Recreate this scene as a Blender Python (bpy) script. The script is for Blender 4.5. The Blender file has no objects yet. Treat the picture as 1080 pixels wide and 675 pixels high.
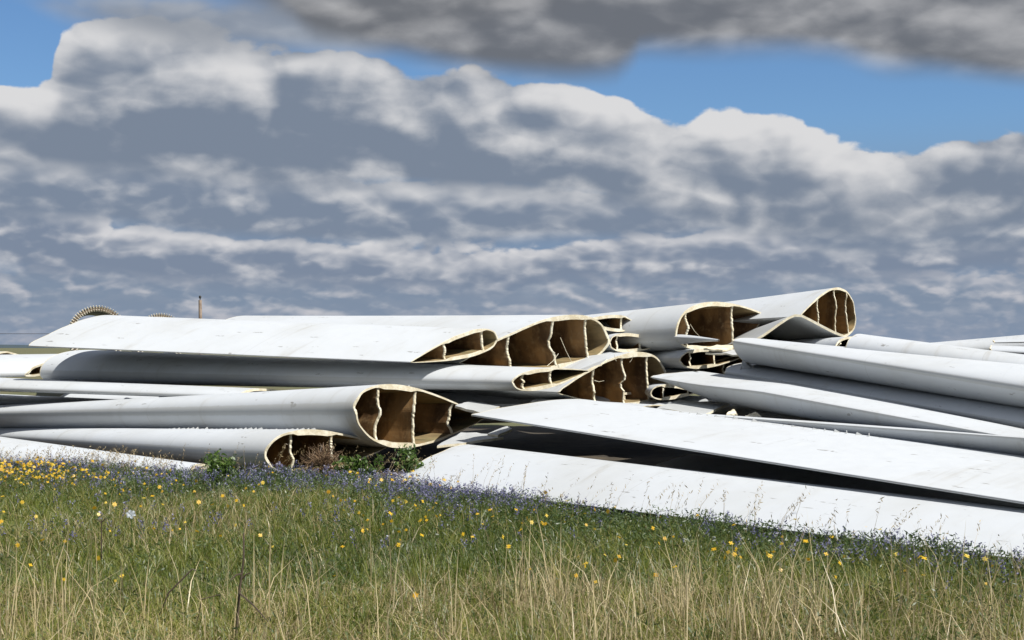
import bpy, math, random
import numpy as np
from mathutils import Vector

random.seed(7)
RNG = np.random.default_rng(11)
scene = bpy.context.scene
C = scene.collection
PI = math.pi
FPX, CX, HY, EYE = 1500.0, 540.0, 366.0, 1.65      # focal length in pixels of the 1080 px wide photo, eye height in metres

# ------------------------------------------------------------------ camera
cam_d = bpy.data.cameras.new('camera')
cam_d.sensor_width = 36.0
cam_d.lens = FPX / 1080.0 * 36.0
cam_d.shift_y = (HY - 337.5) / 1080.0
cam_d.clip_start = 0.1
cam_d.clip_end = 20000.0
cam = bpy.data.objects.new('camera', cam_d)
cam.location = (0, 0, EYE)
cam.rotation_euler = (PI / 2, 0, 0)
C.objects.link(cam)
scene.camera = cam

# ------------------------------------------------------------------ world and sun
TO_SUN = Vector((0.63, -0.42, 1.05)).normalized()
SUN_EL = math.asin(TO_SUN.z)
SUN_AZ = math.atan2(TO_SUN.x, TO_SUN.y)


class Nodes:
    """small helper that writes maths as shader nodes"""
    def __init__(self, tree):
        self.t = tree

    def new(self, kind, **kw):
        n = self.t.nodes.new(kind)
        for k, v in kw.items():
            setattr(n, k, v)
        return n

    def put(self, sock, v):
        if isinstance(v, bpy.types.NodeSocket):
            self.t.links.new(v, sock)
        elif v is not None:
            if sock.type == 'RGBA' and len(v) == 3:
                v = (*v, 1.0)
            sock.default_value = v

    def m(self, op, a, b=None, c=None, clamp=False):
        n = self.new('ShaderNodeMath', operation=op, use_clamp=clamp)
        self.put(n.inputs[0], a)
        if b is not None:
            self.put(n.inputs[1], b)
        if c is not None:
            self.put(n.inputs[2], c)
        return n.outputs[0]

    def add(self, a, b): return self.m('ADD', a, b)
    def sub(self, a, b): return self.m('SUBTRACT', a, b)
    def mul(self, a, b): return self.m('MULTIPLY', a, b)
    def mad(self, a, b, c): return self.m('MULTIPLY_ADD', a, b, c)

    def smooth(self, x, e0, e1, o0=0.0, o1=1.0):
        n = self.new('ShaderNodeMapRange', interpolation_type='SMOOTHSTEP')
        self.put(n.inputs[0], x)
        for i, v in enumerate((e0, e1, o0, o1)):
            self.put(n.inputs[i + 1], v)
        return n.outputs[0]

    def linear(self, x, e0, e1, o0=0.0, o1=1.0):
        n = self.new('ShaderNodeMapRange', interpolation_type='LINEAR')
        self.put(n.inputs[0], x)
        for i, v in enumerate((e0, e1, o0, o1)):
            self.put(n.inputs[i + 1], v)
        return n.outputs[0]

    def mix(self, f, a, b, blend='MIX'):
        n = self.new('ShaderNodeMix', data_type='RGBA', blend_type=blend)
        self.put(n.inputs[0], f)
        self.put(n.inputs[6], a)
        self.put(n.inputs[7], b)
        return n.outputs[2]

    def xyz(self, x, y, z):
        n = self.new('ShaderNodeCombineXYZ')
        for i, v in enumerate((x, y, z)):
            self.put(n.inputs[i], v)
        return n.outputs[0]

    def noise(self, vec, scale, detail=6.0, rough=0.55, lac=2.0, dist=0.0):
        n = self.new('ShaderNodeTexNoise')
        self.put(n.inputs['Vector'], vec)
        n.inputs['Scale'].default_value = scale
        n.inputs['Detail'].default_value = detail
        n.inputs['Roughness'].default_value = rough
        n.inputs['Lacunarity'].default_value = lac
        n.inputs['Distortion'].default_value = dist
        return n.outputs[0]

    def curve(self, x, pts):
        """piecewise smooth curve; pts in real units, x a socket in the same units"""
        xs = [p[0] for p in pts]; ys = [p[1] for p in pts]
        x0, x1 = min(xs), max(xs); y0, y1 = min(ys) - 1.0, max(ys) + 1.0
        n = self.new('ShaderNodeFloatCurve')
        cv = n.mapping.curves[0]
        q = [((a - x0) / (x1 - x0), (b - y0) / (y1 - y0)) for a, b in pts]
        cv.points[0].location = q[0]
        cv.points[1].location = q[-1]
        for a in q[1:-1]:
            cv.points.new(*a)
        n.mapping.extend = 'HORIZONTAL'
        n.mapping.update()
        f = self.m('DIVIDE', self.sub(x, x0), x1 - x0, clamp=True)
        self.put(n.inputs['Value'], f)
        return self.mad(n.outputs[0], y1 - y0, y0)


def build_world():
    w = bpy.data.worlds.new('World')
    scene.world = w
    w.use_nodes = True
    nt = w.node_tree
    nt.nodes.clear()
    g = Nodes(nt)
    sky = g.new('ShaderNodeTexSky', sky_type='NISHITA')
    sky.sun_disc = False
    sky.sun_elevation = SUN_EL
    sky.sun_rotation = SUN_AZ
    sky.air_density = 1.0
    sky.dust_density = 0.6
    sky.ozone_density = 1.6
    K = 1.0 / 0.1                                    # cloud radiance is written in picture values, the background runs at 0.1
    tc = g.new('ShaderNodeTexCoord')
    sep = g.new('ShaderNodeSeparateXYZ')
    nt.links.new(tc.outputs['Generated'], sep.inputs[0])
    x, y, z = sep.outputs
    az = g.m('ARCTAN2', x, y)
    el = g.m('ARCSINE', z)
    U = g.mad(az, FPX, CX)                           # azimuth and elevation in thousandths, handy units for the cloud rows
    V = g.mad(el, -FPX, HY)
    sa, ca = g.m('SINE', az), g.m('COSINE', az)

    def coords(stretch, seed, dv=0.0):
        return g.xyz(g.add(sa, seed), ca, g.mad(el, stretch, dv))

    base = g.mix(1.0, sky.outputs[0], (0.66, 0.88, 1.12), 'MULTIPLY')
    # low air near the horizon, pale blue-grey
    lowf = g.smooth(V, 120.0, 240.0)
    col = g.mix(g.mul(lowf, 0.9), base, tuple(K * c for c in (0.19, 0.265, 0.40)))

    def row(col, top, bot, scale, stretch, seed, amp, soft_t, soft_b, white, grey, depth, relief, opac=1.0, warp=0.0, gaps=None, bamp=0.5, patch=0.5):
        def dens(p, det):
            f = g.noise(p, scale, det, 0.56, 2.1, warp)
            b1 = g.m('ABSOLUTE', g.sub(g.noise(p, scale * 1.7, 0.0), 0.5))
            b2 = g.m('ABSOLUTE', g.sub(g.noise(p, scale * 4.1, 1.0), 0.5))
            return g.add(f, g.mad(g.mad(b2, 0.45, b1), 0.85, -0.14))
        n1 = dens(coords(stretch, seed), 6.0)
        n2 = dens(coords(stretch, seed + 0.08 / scale, 0.16 / scale), 3.0)
        big = g.noise(coords(stretch * 0.8, seed + 1.3), scale * 0.6, 2.0, 0.5)
        dtop = g.mad(g.sub(n1, 0.5), amp * 2.3, g.sub(V, top))
        dbot = g.mad(g.sub(big, 0.5), amp * 2.0 * bamp, g.sub(bot, V))
        a = g.mul(g.smooth(dtop, 0.0, soft_t), g.smooth(dbot, -soft_b * 0.5, soft_b * 0.5))
        if gaps:
            a = g.mul(a, g.smooth(big, gaps[0], gaps[1]))
        a = g.mul(a, opac)
        shade = g.smooth(g.mad(g.sub(big, 0.5), -depth * 0.9, dtop), -depth * 0.1, depth)       # 0 at the sunlit crest, 1 at the shaded base
        crest = g.mul(g.sub(1.0, shade), g.smooth(big, 0.38, 0.58, 1.0 - patch, 1.0))
        lit = g.mad(g.sub(n1, n2), relief, g.mad(crest, 0.80, g.mad(g.sub(n1, 0.5), 0.5, -0.02)))
        lit = g.smooth(lit, -0.22, 1.02)
        cc = g.mix(lit, tuple(K * c for c in grey), tuple(K * c for c in white))
        return g.mix(a, col, cc)

    W2, G2 = (0.70, 0.70, 0.71), (0.195, 0.24, 0.315)
    # far rows first, each nearer row overlaps the one behind it
    col = row(col, 330.0, 430.0, 22.0, 2.2, 0.3, 20.0, 12.0, 20.0, (0.50, 0.49, 0.53), (0.225, 0.285, 0.39), 20.0, 2.3, 0.9)
    col = row(col, 306.0, 350.0, 20.0, 2.2, 9.4, 22.0, 10.0, 30.0, (0.56, 0.55, 0.585), (0.225, 0.285, 0.385), 22.0, 2.4, 0.9)
    col = row(col, 280.0, 330.0, 17.0, 2.2, 1.9, 24.0, 10.0, 30.0, (0.62, 0.61, 0.635), (0.215, 0.275, 0.37), 26.0, 2.5, 0.92)
    col = row(col, g.curve(U, [(-900, 232), (0, 206), (60, 210), (150, 236), (420, 250), (700, 244), (1080, 232), (2000, 235)]),
              g.curve(U, [(-900, 295), (0, 290), (300, 304), (700, 300), (1080, 292), (2000, 296)]),
              13.0, 2.1, 2.7, 28.0, 9.0, 30.0, (0.70, 0.695, 0.71), (0.205, 0.255, 0.345), 38.0, 2.4, 1.0)
    col = row(col, g.curve(U, [(-900, 185), (0, 158), (250, 166), (430, 184), (600, 190), (760, 194), (800, 208), (920, 196), (1080, 186), (2000, 190)]),
              g.curve(U, [(-900, 245), (0, 235), (300, 256), (620, 250), (760, 248), (900, 275), (1080, 275), (2000, 265)]),
              10.0, 2.0, 5.3, 32.0, 8.0, 22.0, W2, (0.20, 0.25, 0.335), 44.0, 2.3, 1.0)
    # the big bank: tall crest at the left that steps down towards the right
    col = row(col, g.curve(U, [(-900, 60), (-300, 95), (-40, 104), (30, 114), (70, 92), (130, 42), (300, 50), (460, 66), (560, 78), (660, 100), (722, 134), (756, 112), (820, 122), (880, 148), (960, 156), (1000, 146), (1080, 144), (1500, 150), (2200, 110)]),
              g.curve(U, [(-900, 200), (0, 186), (120, 186), (330, 204), (620, 208), (760, 236), (900, 250), (1080, 245), (2200, 230)]),
              7.5, 1.7, 8.6, 42.0, 8.0, 24.0, W2, G2, 92.0, 2.6, 1.0, 0.0)
    # thin grey veil between the big bank and the dark one
    col = row(col, g.curve(U, [(-900, -80), (0, 4), (60, 0), (340, -20), (700, -60), (2200, -60)]),
              g.curve(U, [(-900, 0), (0, 8), (60, 26), (120, 44), (330, 66), (420, 50), (540, 20), (700, 0), (2200, 0)]),
              8.0, 2.2, 3.7, 24.0, 40.0, 40.0, (0.44, 0.46, 0.49), (0.25, 0.28, 0.33), 60.0, 1.6, 0.9)
    # dark flat-based bank overhead
    col = row(col, g.curve(U, [(-900, -300), (0, -300), (540, -330), (1080, -300), (2000, -330)]),
              g.curve(U, [(-900, 10), (-80, -24), (60, -20), (200, 0), (300, 24), (350, 58), (480, 74), (640, 78), (680, 54), (760, 52), (860, 62), (960, 86), (1080, 92), (1500, 70), (2200, 50)]),
              6.0, 2.2, 6.1, 46.0, 40.0, 34.0, (0.46, 0.46, 0.47), (0.15, 0.16, 0.18), 520.0, 2.2, 0.97, 0.0, None, 0.8, 0.2)
    # scattered fair-weather cloud over the rest of the dome
    zz = g.m('MAXIMUM', z, 0.12)
    pz = g.xyz(g.m('DIVIDE', x, zz), g.m('DIVIDE', y, zz), 0.0)
    n1 = g.noise(pz, 0.9, 8.0, 0.55)
    n2 = g.noise(g.xyz(g.add(g.m('DIVIDE', x, zz), 0.12), g.sub(g.m('DIVIDE', y, zz), 0.1), 0.0), 0.9, 6.0, 0.55)
    a = g.mul(g.smooth(n1, 0.42, 0.54), g.smooth(V, -180.0, -330.0))
    lit = g.m('MINIMUM', g.m('MAXIMUM', g.mad(g.sub(n1, n2), 3.0, g.linear(n1, 0.75, 0.48)), 0.0), 1.0)
    cc = g.mix(lit, tuple(K * c for c in (0.16, 0.175, 0.20)), tuple(K * c for c in (0.38, 0.385, 0.39)))
    col = g.mix(a, col, cc)
    w.cycles.sampling_method = 'MANUAL'
    w.cycles.sample_map_resolution = 512
    bg = g.new('ShaderNodeBackground')
    bg.inputs['Strength'].default_value = 0.0735
    nt.links.new(col, bg.inputs['Color'])
    out = g.new('ShaderNodeOutputWorld')
    nt.links.new(bg.outputs[0], out.inputs['Surface'])


build_world()
sun_d = bpy.data.lights.new('sun', 'SUN')
sun_d.energy = 5.0
sun_d.angle = math.radians(0.53)
sun_d.color = (1.0, 0.97, 0.92)
sun = bpy.data.objects.new('sun', sun_d)
sun.rotation_euler = (-TO_SUN).to_track_quat('-Z', 'Y').to_euler()
sun.location = (20, -18, 45)
C.objects.link(sun)

vs = scene.view_settings
vs.view_transform = 'Standard'
vs.look = 'None'
vs.exposure = 0.45
vs.gamma = 1.0
vs.use_curve_mapping = False
scene.render.engine = 'CYCLES'
scene.cycles.max_bounces = 8
scene.cycles.transparent_max_bounces = 4
scene.cycles.use_denoising = True
scene.cycles.caustics_reflective = False
scene.cycles.caustics_refractive = False

# ------------------------------------------------------------------ helpers
def at(px, py, d):
    """world point at distance d along the view axis, from its place in the photo"""
    return np.array([(px - CX) / FPX * d, d, EYE - (py - HY) / FPX * d])


def link(o, parent=None):
    C.objects.link(o)
    if parent is not None:
        o.parent = parent
    return o


def tag(o, label=None, cat=None, group=None, kind=None):
    if label: o['label'] = label
    if cat: o['category'] = cat
    if group: o['group'] = group
    if kind: o['kind'] = kind
    return o


def thing(name, loc, label, cat, group=None):
    o = bpy.data.objects.new(name, None)
    o.empty_display_size = 0.2
    o.location = loc
    link(o)
    return tag(o, label, cat, group)


def world_loc(o):
    v = np.zeros(3)
    while o is not None:
        v = v + np.array(o.location)
        o = o.parent
    return v


def mesh_obj(name, verts, faces, mats, parent=None, smooth=False, midx=None, uv=None, attrs=None):
    verts = np.asarray(verts, dtype=float)
    if parent is not None:
        verts = verts - world_loc(parent)
    me = bpy.data.meshes.new(name)
    me.from_pydata(verts.tolist(), [], [tuple(f) for f in faces])
    for m_ in (mats if isinstance(mats, (list, tuple)) else [mats]):
        me.materials.append(m_)
    if midx is not None:
        me.polygons.foreach_set('material_index', np.asarray(midx, dtype=np.int32))
    if smooth:
        me.polygons.foreach_set('use_smooth', np.ones(len(me.polygons), dtype=bool))
    if uv is not None:
        lay = me.uv_layers.new(name='UVMap')
        vi = np.zeros(len(me.loops), dtype=np.int32)
        me.loops.foreach_get('vertex_index', vi)
        lay.data.foreach_set('uv', np.asarray(uv, dtype=np.float32)[vi].ravel())
    if attrs:
        for k, v in attrs.items():
            a = me.attributes.new(k, 'FLOAT', 'POINT')
            a.data.foreach_set('value', np.asarray(v, dtype=np.float32))
    me.update()
    o = bpy.data.objects.new(name, me)
    return link(o, parent)


def tri_mesh(name, verts, loops, starts, totals, mats, parent=None, attrs=None, smooth=False):
    """fast mesh from flat numpy arrays (for grass and leaves)"""
    me = bpy.data.meshes.new(name)
    me.vertices.add(len(verts))
    me.vertices.foreach_set('co', np.asarray(verts, dtype=np.float32).ravel())
    me.loops.add(len(loops))
    me.loops.foreach_set('vertex_index', np.asarray(loops, dtype=np.int32))
    me.polygons.add(len(starts))
    me.polygons.foreach_set('loop_start', np.asarray(starts, dtype=np.int32))
    me.polygons.foreach_set('loop_total', np.asarray(totals, dtype=np.int32))
    if smooth:
        me.polygons.foreach_set('use_smooth', np.ones(len(starts), dtype=bool))
    for m_ in (mats if isinstance(mats, (list, tuple)) else [mats]):
        me.materials.append(m_)
    if attrs:
        for k, v in attrs.items():
            a = me.attributes.new(k, 'FLOAT', 'POINT')
            a.data.foreach_set('value', np.asarray(v, dtype=np.float32))
    me.update(calc_edges=True)
    me.validate()
    o = bpy.data.objects.new(name, me)
    return link(o, parent)


def tube(path, radii, sides=6):
    path = [np.asarray(p, dtype=float) for p in path]
    if np.isscalar(radii):
        radii = [radii] * len(path)
    V, F = [], []
    for i, p in enumerate(path):
        d = path[min(i + 1, len(path) - 1)] - path[max(i - 1, 0)]
        d = d / (np.linalg.norm(d) + 1e-9)
        up = np.array([0, 0, 1.0]) if abs(d[2]) < 0.9 else np.array([1.0, 0, 0])
        a = np.cross(d, up); a /= np.linalg.norm(a)
        b = np.cross(a, d)
        for k in range(sides):
            th = 2 * PI * k / sides
            V.append(p + radii[i] * (math.cos(th) * a + math.sin(th) * b))
    n = len(path)
    for i in range(n - 1):
        for k in range(sides):
            F.append((i * sides + k, i * sides + (k + 1) % sides, (i + 1) * sides + (k + 1) % sides, (i + 1) * sides + k))
    F.append(tuple(range(sides))[::-1])
    F.append(tuple((n - 1) * sides + k for k in range(sides)))
    return V, F


class MB:
    """collects pieces that belong to one part"""
    def __init__(self):
        self.V, self.F = [], []

    def add(self, V, F):
        o = len(self.V)
        self.V += [np.asarray(v, dtype=float) for v in V]
        self.F += [tuple(i + o for i in f) for f in F]
        return self


# ------------------------------------------------------------------ materials
def material(name):
    m_ = bpy.data.materials.new(name)
    m_.use_nodes = True
    nt = m_.node_tree
    b = nt.nodes['Principled BSDF']
    return m_, Nodes(nt), b


def geo_pos(g):
    return g.new('ShaderNodeNewGeometry').outputs['Position']


def bump(g, b, h, strength, dist=0.01):
    n = g.new('ShaderNodeBump')
    n.inputs['Strength'].default_value = strength
    n.inputs['Distance'].default_value = dist
    g.put(n.inputs['Height'], h)
    g.t.links.new(n.outputs[0], b.inputs['Normal'])


def mat_paint():
    m_, g, b = material('weathered_white_gelcoat')
    uv = g.new('ShaderNodeUVMap').outputs[0]
    pos = geo_pos(g)
    sp = g.new('ShaderNodeSeparateXYZ'); g.put(sp.inputs[0], uv)
    u, v = sp.outputs[0], sp.outputs[1]
    broad = g.noise(pos, 0.55, 4.0, 0.6)
    streak = g.noise(g.xyz(g.mul(u, 5.0), g.mul(v, 1.2), 0.0), 1.0, 6.0, 0.6, 2.0, 0.8)
    fine = g.noise(pos, 7.0, 6.0, 0.65)
    col = g.mix(g.smooth(broad, 0.40, 0.72), (0.50, 0.522, 0.54), (0.455, 0.468, 0.468))
    d1 = g.mul(g.smooth(streak, 0.53, 0.76), g.smooth(broad, 0.40, 0.60))
    col = g.mix(g.mul(d1, 0.42), col, (0.30, 0.275, 0.225))
    run = g.noise(g.xyz(g.mul(u, 14.0), g.mul(v, 2.0), 5.0), 1.0, 4.0, 0.6)
    col = g.mix(g.mul(g.mul(g.smooth(run, 0.60, 0.78), g.smooth(fine, 0.40, 0.60)), 0.35), col, (0.26, 0.255, 0.23))
    seam = g.smooth(g.m('ABSOLUTE', g.sub(g.m('FRACT', g.mul(u, 0.21)), 0.5)), 0.0016, 0.0006)
    col = g.mix(g.mul(seam, 0.35), col, (0.30, 0.30, 0.28))
    col = g.mix(g.mul(g.smooth(fine, 0.55, 0.85), 0.22), col, (0.50, 0.49, 0.45))
    # small dark scuffs and chips
    sc = g.noise(g.xyz(g.mul(u, 1.0), g.mul(v, 9.0), 3.0), 2.3, 3.0, 0.5)
    chips = g.noise(pos, 16.0, 2.0, 0.5)
    col = g.mix(g.mul(g.mul(g.smooth(sc, 0.665, 0.70), g.smooth(chips, 0.46, 0.56)), 0.7), col, (0.16, 0.15, 0.13))
    # worn leading edge: the bare line where the halves are bonded
    le = g.m('ABSOLUTE', v)
    w = g.mad(fine, 0.006, 0.002)
    col = g.mix(g.mul(g.smooth(g.sub(le, w), 0.004, 0.0), 0.6), col, (0.36, 0.36, 0.34))
    g.put(b.inputs['Base Color'], col)
    g.put(b.inputs['Roughness'], g.linear(fine, 0.3, 0.7, 0.42, 0.62))
    b.inputs['Specular IOR Level'].default_value = 0.35
    bump(g, b, g.noise(pos, 2.2, 3.0, 0.5), 0.12, 0.03)
    return m_


def mat_glass_inside():
    m_, g, b = material('raw_fibreglass_inside')
    uv = g.new('ShaderNodeUVMap').outputs[0]
    pos = geo_pos(g)
    sp = g.new('ShaderNodeSeparateXYZ'); g.put(sp.inputs[0], uv)
    n = g.noise(g.xyz(g.mul(sp.outputs[0], 1.2), g.mul(sp.outputs[1], 14.0), 0.0), 1.0, 5.0, 0.6)
    n2 = g.noise(pos, 3.0, 5.0, 0.6)
    col = g.mix(g.smooth(n, 0.35, 0.68), (0.14, 0.10, 0.048), (0.34, 0.245, 0.12))
    col = g.mix(g.mul(g.smooth(n2, 0.45, 0.7), 0.55), col, (0.115, 0.125, 0.06))
    g.put(b.inputs['Base Color'], col)
    b.inputs['Roughness'].default_value = 0.6
    bump(g, b, n, 0.3, 0.01)
    return m_


def mat_web():
    m_, g, b = material('brown_resin_web')
    pos = geo_pos(g)
    sp = g.new('ShaderNodeSeparateXYZ'); g.put(sp.inputs[0], pos)
    n = g.noise(g.xyz(g.mul(sp.outputs[0], 2.6), g.mul(sp.outputs[1], 2.6), g.mul(sp.outputs[2], 0.9)), 1.0, 6.0, 0.6, 2.0, 0.3)
    n2 = g.noise(pos, 11.0, 4.0, 0.6)
    col = g.mix(g.smooth(n, 0.32, 0.68), (0.075, 0.038, 0.015), (0.35, 0.20, 0.08))
    col = g.mix(g.mul(g.smooth(n2, 0.5, 0.75), 0.4), col, (0.42, 0.30, 0.155))
    g.put(b.inputs['Base Color'], col)
    b.inputs['Roughness'].default_value = 0.55
    bump(g, b, n2, 0.35, 0.01)
    return m_


def mat_cut():
    m_, g, b = material('sawn_laminate_edge')
    pos = geo_pos(g)
    n = g.noise(pos, 9.0, 5.0, 0.65)
    n2 = g.noise(pos, 40.0, 3.0, 0.6)
    col = g.mix(g.smooth(n, 0.36, 0.66), (0.56, 0.49, 0.34), (0.72, 0.67, 0.53))
    col = g.mix(g.mul(g.smooth(n2, 0.58, 0.8), 0.25), col, (0.34, 0.26, 0.14))
    g.put(b.inputs['Base Color'], col)
    b.inputs['Roughness'].default_value = 0.8
    bump(g, b, n2, 0.5, 0.01)
    return m_


def mat_plain(name, c1, c2, scale=6.0, rough=0.7, metal=0.0):
    m_, g, b = material(name)
    n = g.noise(geo_pos(g), scale, 5.0, 0.6)
    g.put(b.inputs['Base Color'], g.mix(g.smooth(n, 0.35, 0.68), c1, c2))
    b.inputs['Roughness'].default_value = rough
    b.inputs['Metallic'].default_value = metal
    bump(g, b, n, 0.2, 0.01)
    return m_


PAINT, INSIDE, WEB, CUT = mat_paint(), mat_glass_inside(), mat_web(), mat_cut()
STEEL = mat_plain('rusty_flange_steel', (0.13, 0.095, 0.065), (0.26, 0.20, 0.14), 5.0, 0.6, 0.2)
STUD = mat_plain('pale_stud_steel', (0.55, 0.50, 0.40), (0.72, 0.68, 0.58), 8.0, 0.5, 0.0)
WOOD = mat_plain('weathered_timber', (0.20, 0.14, 0.10), (0.36, 0.28, 0.22), 4.0, 0.85)
DARK = mat_plain('dark_rubber', (0.02, 0.02, 0.02), (0.05, 0.05, 0.05), 6.0, 0.7)


# ------------------------------------------------------------------ the setting
def mat_ground():
    m_, g, b = material('dry_prairie_soil')
    pos = geo_pos(g)
    n = g.noise(pos, 0.7, 6.0, 0.6)
    n2 = g.noise(pos, 9.0, 5.0, 0.65)
    far = g.noise(pos, 0.06, 4.0, 0.6)
    col = g.mix(g.smooth(n, 0.36, 0.64), (0.060, 0.070, 0.024), (0.115, 0.10, 0.048))
    col = g.mix(g.mul(g.smooth(far, 0.42, 0.62), 0.6), col, (0.06, 0.085, 0.026))
    col = g.mix(g.mul(g.smooth(n2, 0.4, 0.7), 0.6), col, (0.17, 0.14, 0.075))
    g.put(b.inputs['Base Color'], col)
    b.inputs['Roughness'].default_value = 0.95
    bump(g, b, n2, 0.6, 0.04)
    return m_


def ground_z(x, y):
    r = np.hypot(x, y)
    k = np.clip((r - 40.0) / 60.0, 0, 1)
    return (0.035 * np.sin(x * 0.9 + 0.6) * np.cos(y * 0.7) + 0.02 * np.sin(x * 2.3 - y * 1.7)) * (1 - k) - 0.03


def build_ground():
    xs = np.concatenate([-np.geomspace(4500, 16, 16), np.linspace(-14, 14, 57), np.geomspace(16, 4500, 16)])
    ys = np.concatenate([[-4500, -1200, -300, -80, -20], np.linspace(-6, 30, 73), np.geomspace(33, 4500, 22)])
    X, Y = np.meshgrid(xs, ys)
    Z = ground_z(X, Y)
    V = np.stack([X, Y, Z], -1).reshape(-1, 3)
    nx, ny = len(xs), len(ys)
    F = [(j * nx + i, j * nx + i + 1, (j + 1) * nx + i + 1, (j + 1) * nx + i) for j in range(ny - 1) for i in range(nx - 1)]
    o = mesh_obj('ground', V, F, mat_ground(), smooth=True)
    tag(o, 'dry prairie soil under the grass and wildflowers', None, None, 'structure')
    # low wooded rise on the horizon
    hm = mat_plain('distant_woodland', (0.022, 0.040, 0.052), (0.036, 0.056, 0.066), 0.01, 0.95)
    V, F = [], []
    n = 260
    for i in range(n):
        a = -1.0 + 2.0 * i / (n - 1)
        x = 2600 * math.sin(a); y = 2600 * math.cos(a)
        h = 5.5 + 2.0 * math.sin(i * 0.37) + 1.4 * math.sin(i * 1.13 + 1) + RNG.uniform(-0.6, 0.6)
        V += [(x * 0.97, y * 0.97, -2.0), (x, y, h), (x * 1.05, y * 1.05, h * 0.6), (x * 1.12, y * 1.12, -2.0)]
    for i in range(n - 1):
        for k in range(3):
            F.append((4 * i + k, 4 * (i + 1) + k, 4 * (i + 1) + k + 1, 4 * i + k + 1))
    o = mesh_obj('hills', V, F, hm, smooth=True)
    tag(o, 'low dark wooded rise along the horizon', None, None, 'structure')


build_ground()


def shade_soil_sheet():  # added sheet: shade under the pile is put into its dark colour
    m_, g, b = material('shade_dark_soil')
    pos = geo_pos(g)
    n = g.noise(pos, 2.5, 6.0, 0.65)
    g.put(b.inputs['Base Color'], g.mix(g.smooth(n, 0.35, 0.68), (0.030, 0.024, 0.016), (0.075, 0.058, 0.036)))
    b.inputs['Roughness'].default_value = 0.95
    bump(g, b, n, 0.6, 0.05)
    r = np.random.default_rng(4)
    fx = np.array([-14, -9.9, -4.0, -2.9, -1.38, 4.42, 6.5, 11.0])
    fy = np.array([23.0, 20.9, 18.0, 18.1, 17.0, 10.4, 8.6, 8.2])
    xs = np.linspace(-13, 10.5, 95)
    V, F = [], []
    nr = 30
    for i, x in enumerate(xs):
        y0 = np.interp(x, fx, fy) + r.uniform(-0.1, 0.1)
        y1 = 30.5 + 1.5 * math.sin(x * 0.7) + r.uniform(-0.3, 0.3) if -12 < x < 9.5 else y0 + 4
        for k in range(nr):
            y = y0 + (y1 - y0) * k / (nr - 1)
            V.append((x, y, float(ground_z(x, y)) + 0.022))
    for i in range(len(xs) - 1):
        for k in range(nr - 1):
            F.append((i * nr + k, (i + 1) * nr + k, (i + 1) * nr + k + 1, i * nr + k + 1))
    o = mesh_obj('shade_soil_sheet', V, F, m_, smooth=True)
    tag(o, 'added soil sheet under the stacked blades, coloured dark as shade', None, None, 'structure')


shade_soil_sheet()

# ------------------------------------------------------------------ turbine blades
NR = 72          # points round one airfoil


def s_shape(t, p=0.5):
    t = np.clip(t, 0, 1)
    f = lambda t: 0.2969 * t ** p - 0.1260 * t - 0.3516 * t ** 2 + 0.2843 * t ** 3 - (0.2969 - 0.1260 - 0.3516 + 0.2843) * t ** 4
    return f(t) / f(np.linspace(0, 1, 400)).max()


def smooth_noise(n, k, seed):
    """periodic 1-d noise, n samples, k bumps"""
    r = np.random.default_rng(seed)
    out = np.zeros(n)
    th = np.arange(n) / n * 2 * PI
    for j in range(1, k):
        out += r.normal() / math.sqrt(j) * np.sin(j * th + r.uniform(0, 2 * PI))
    return out / (np.abs(out).max() + 1e-9)


def station(kind, px, py, d, chord, heading, tilt, tu, tl):
    p = at(px, py, d)
    h, e = math.radians(heading), math.radians(tilt)
    c = chord * np.array([math.cos(h) * math.cos(e), math.sin(h) * math.cos(e), math.sin(e)])
    if kind == 'L':
        return p, p + c, tu, tl
    return p + c, p, tu, tl


BLADE_SEED = [100]


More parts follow.
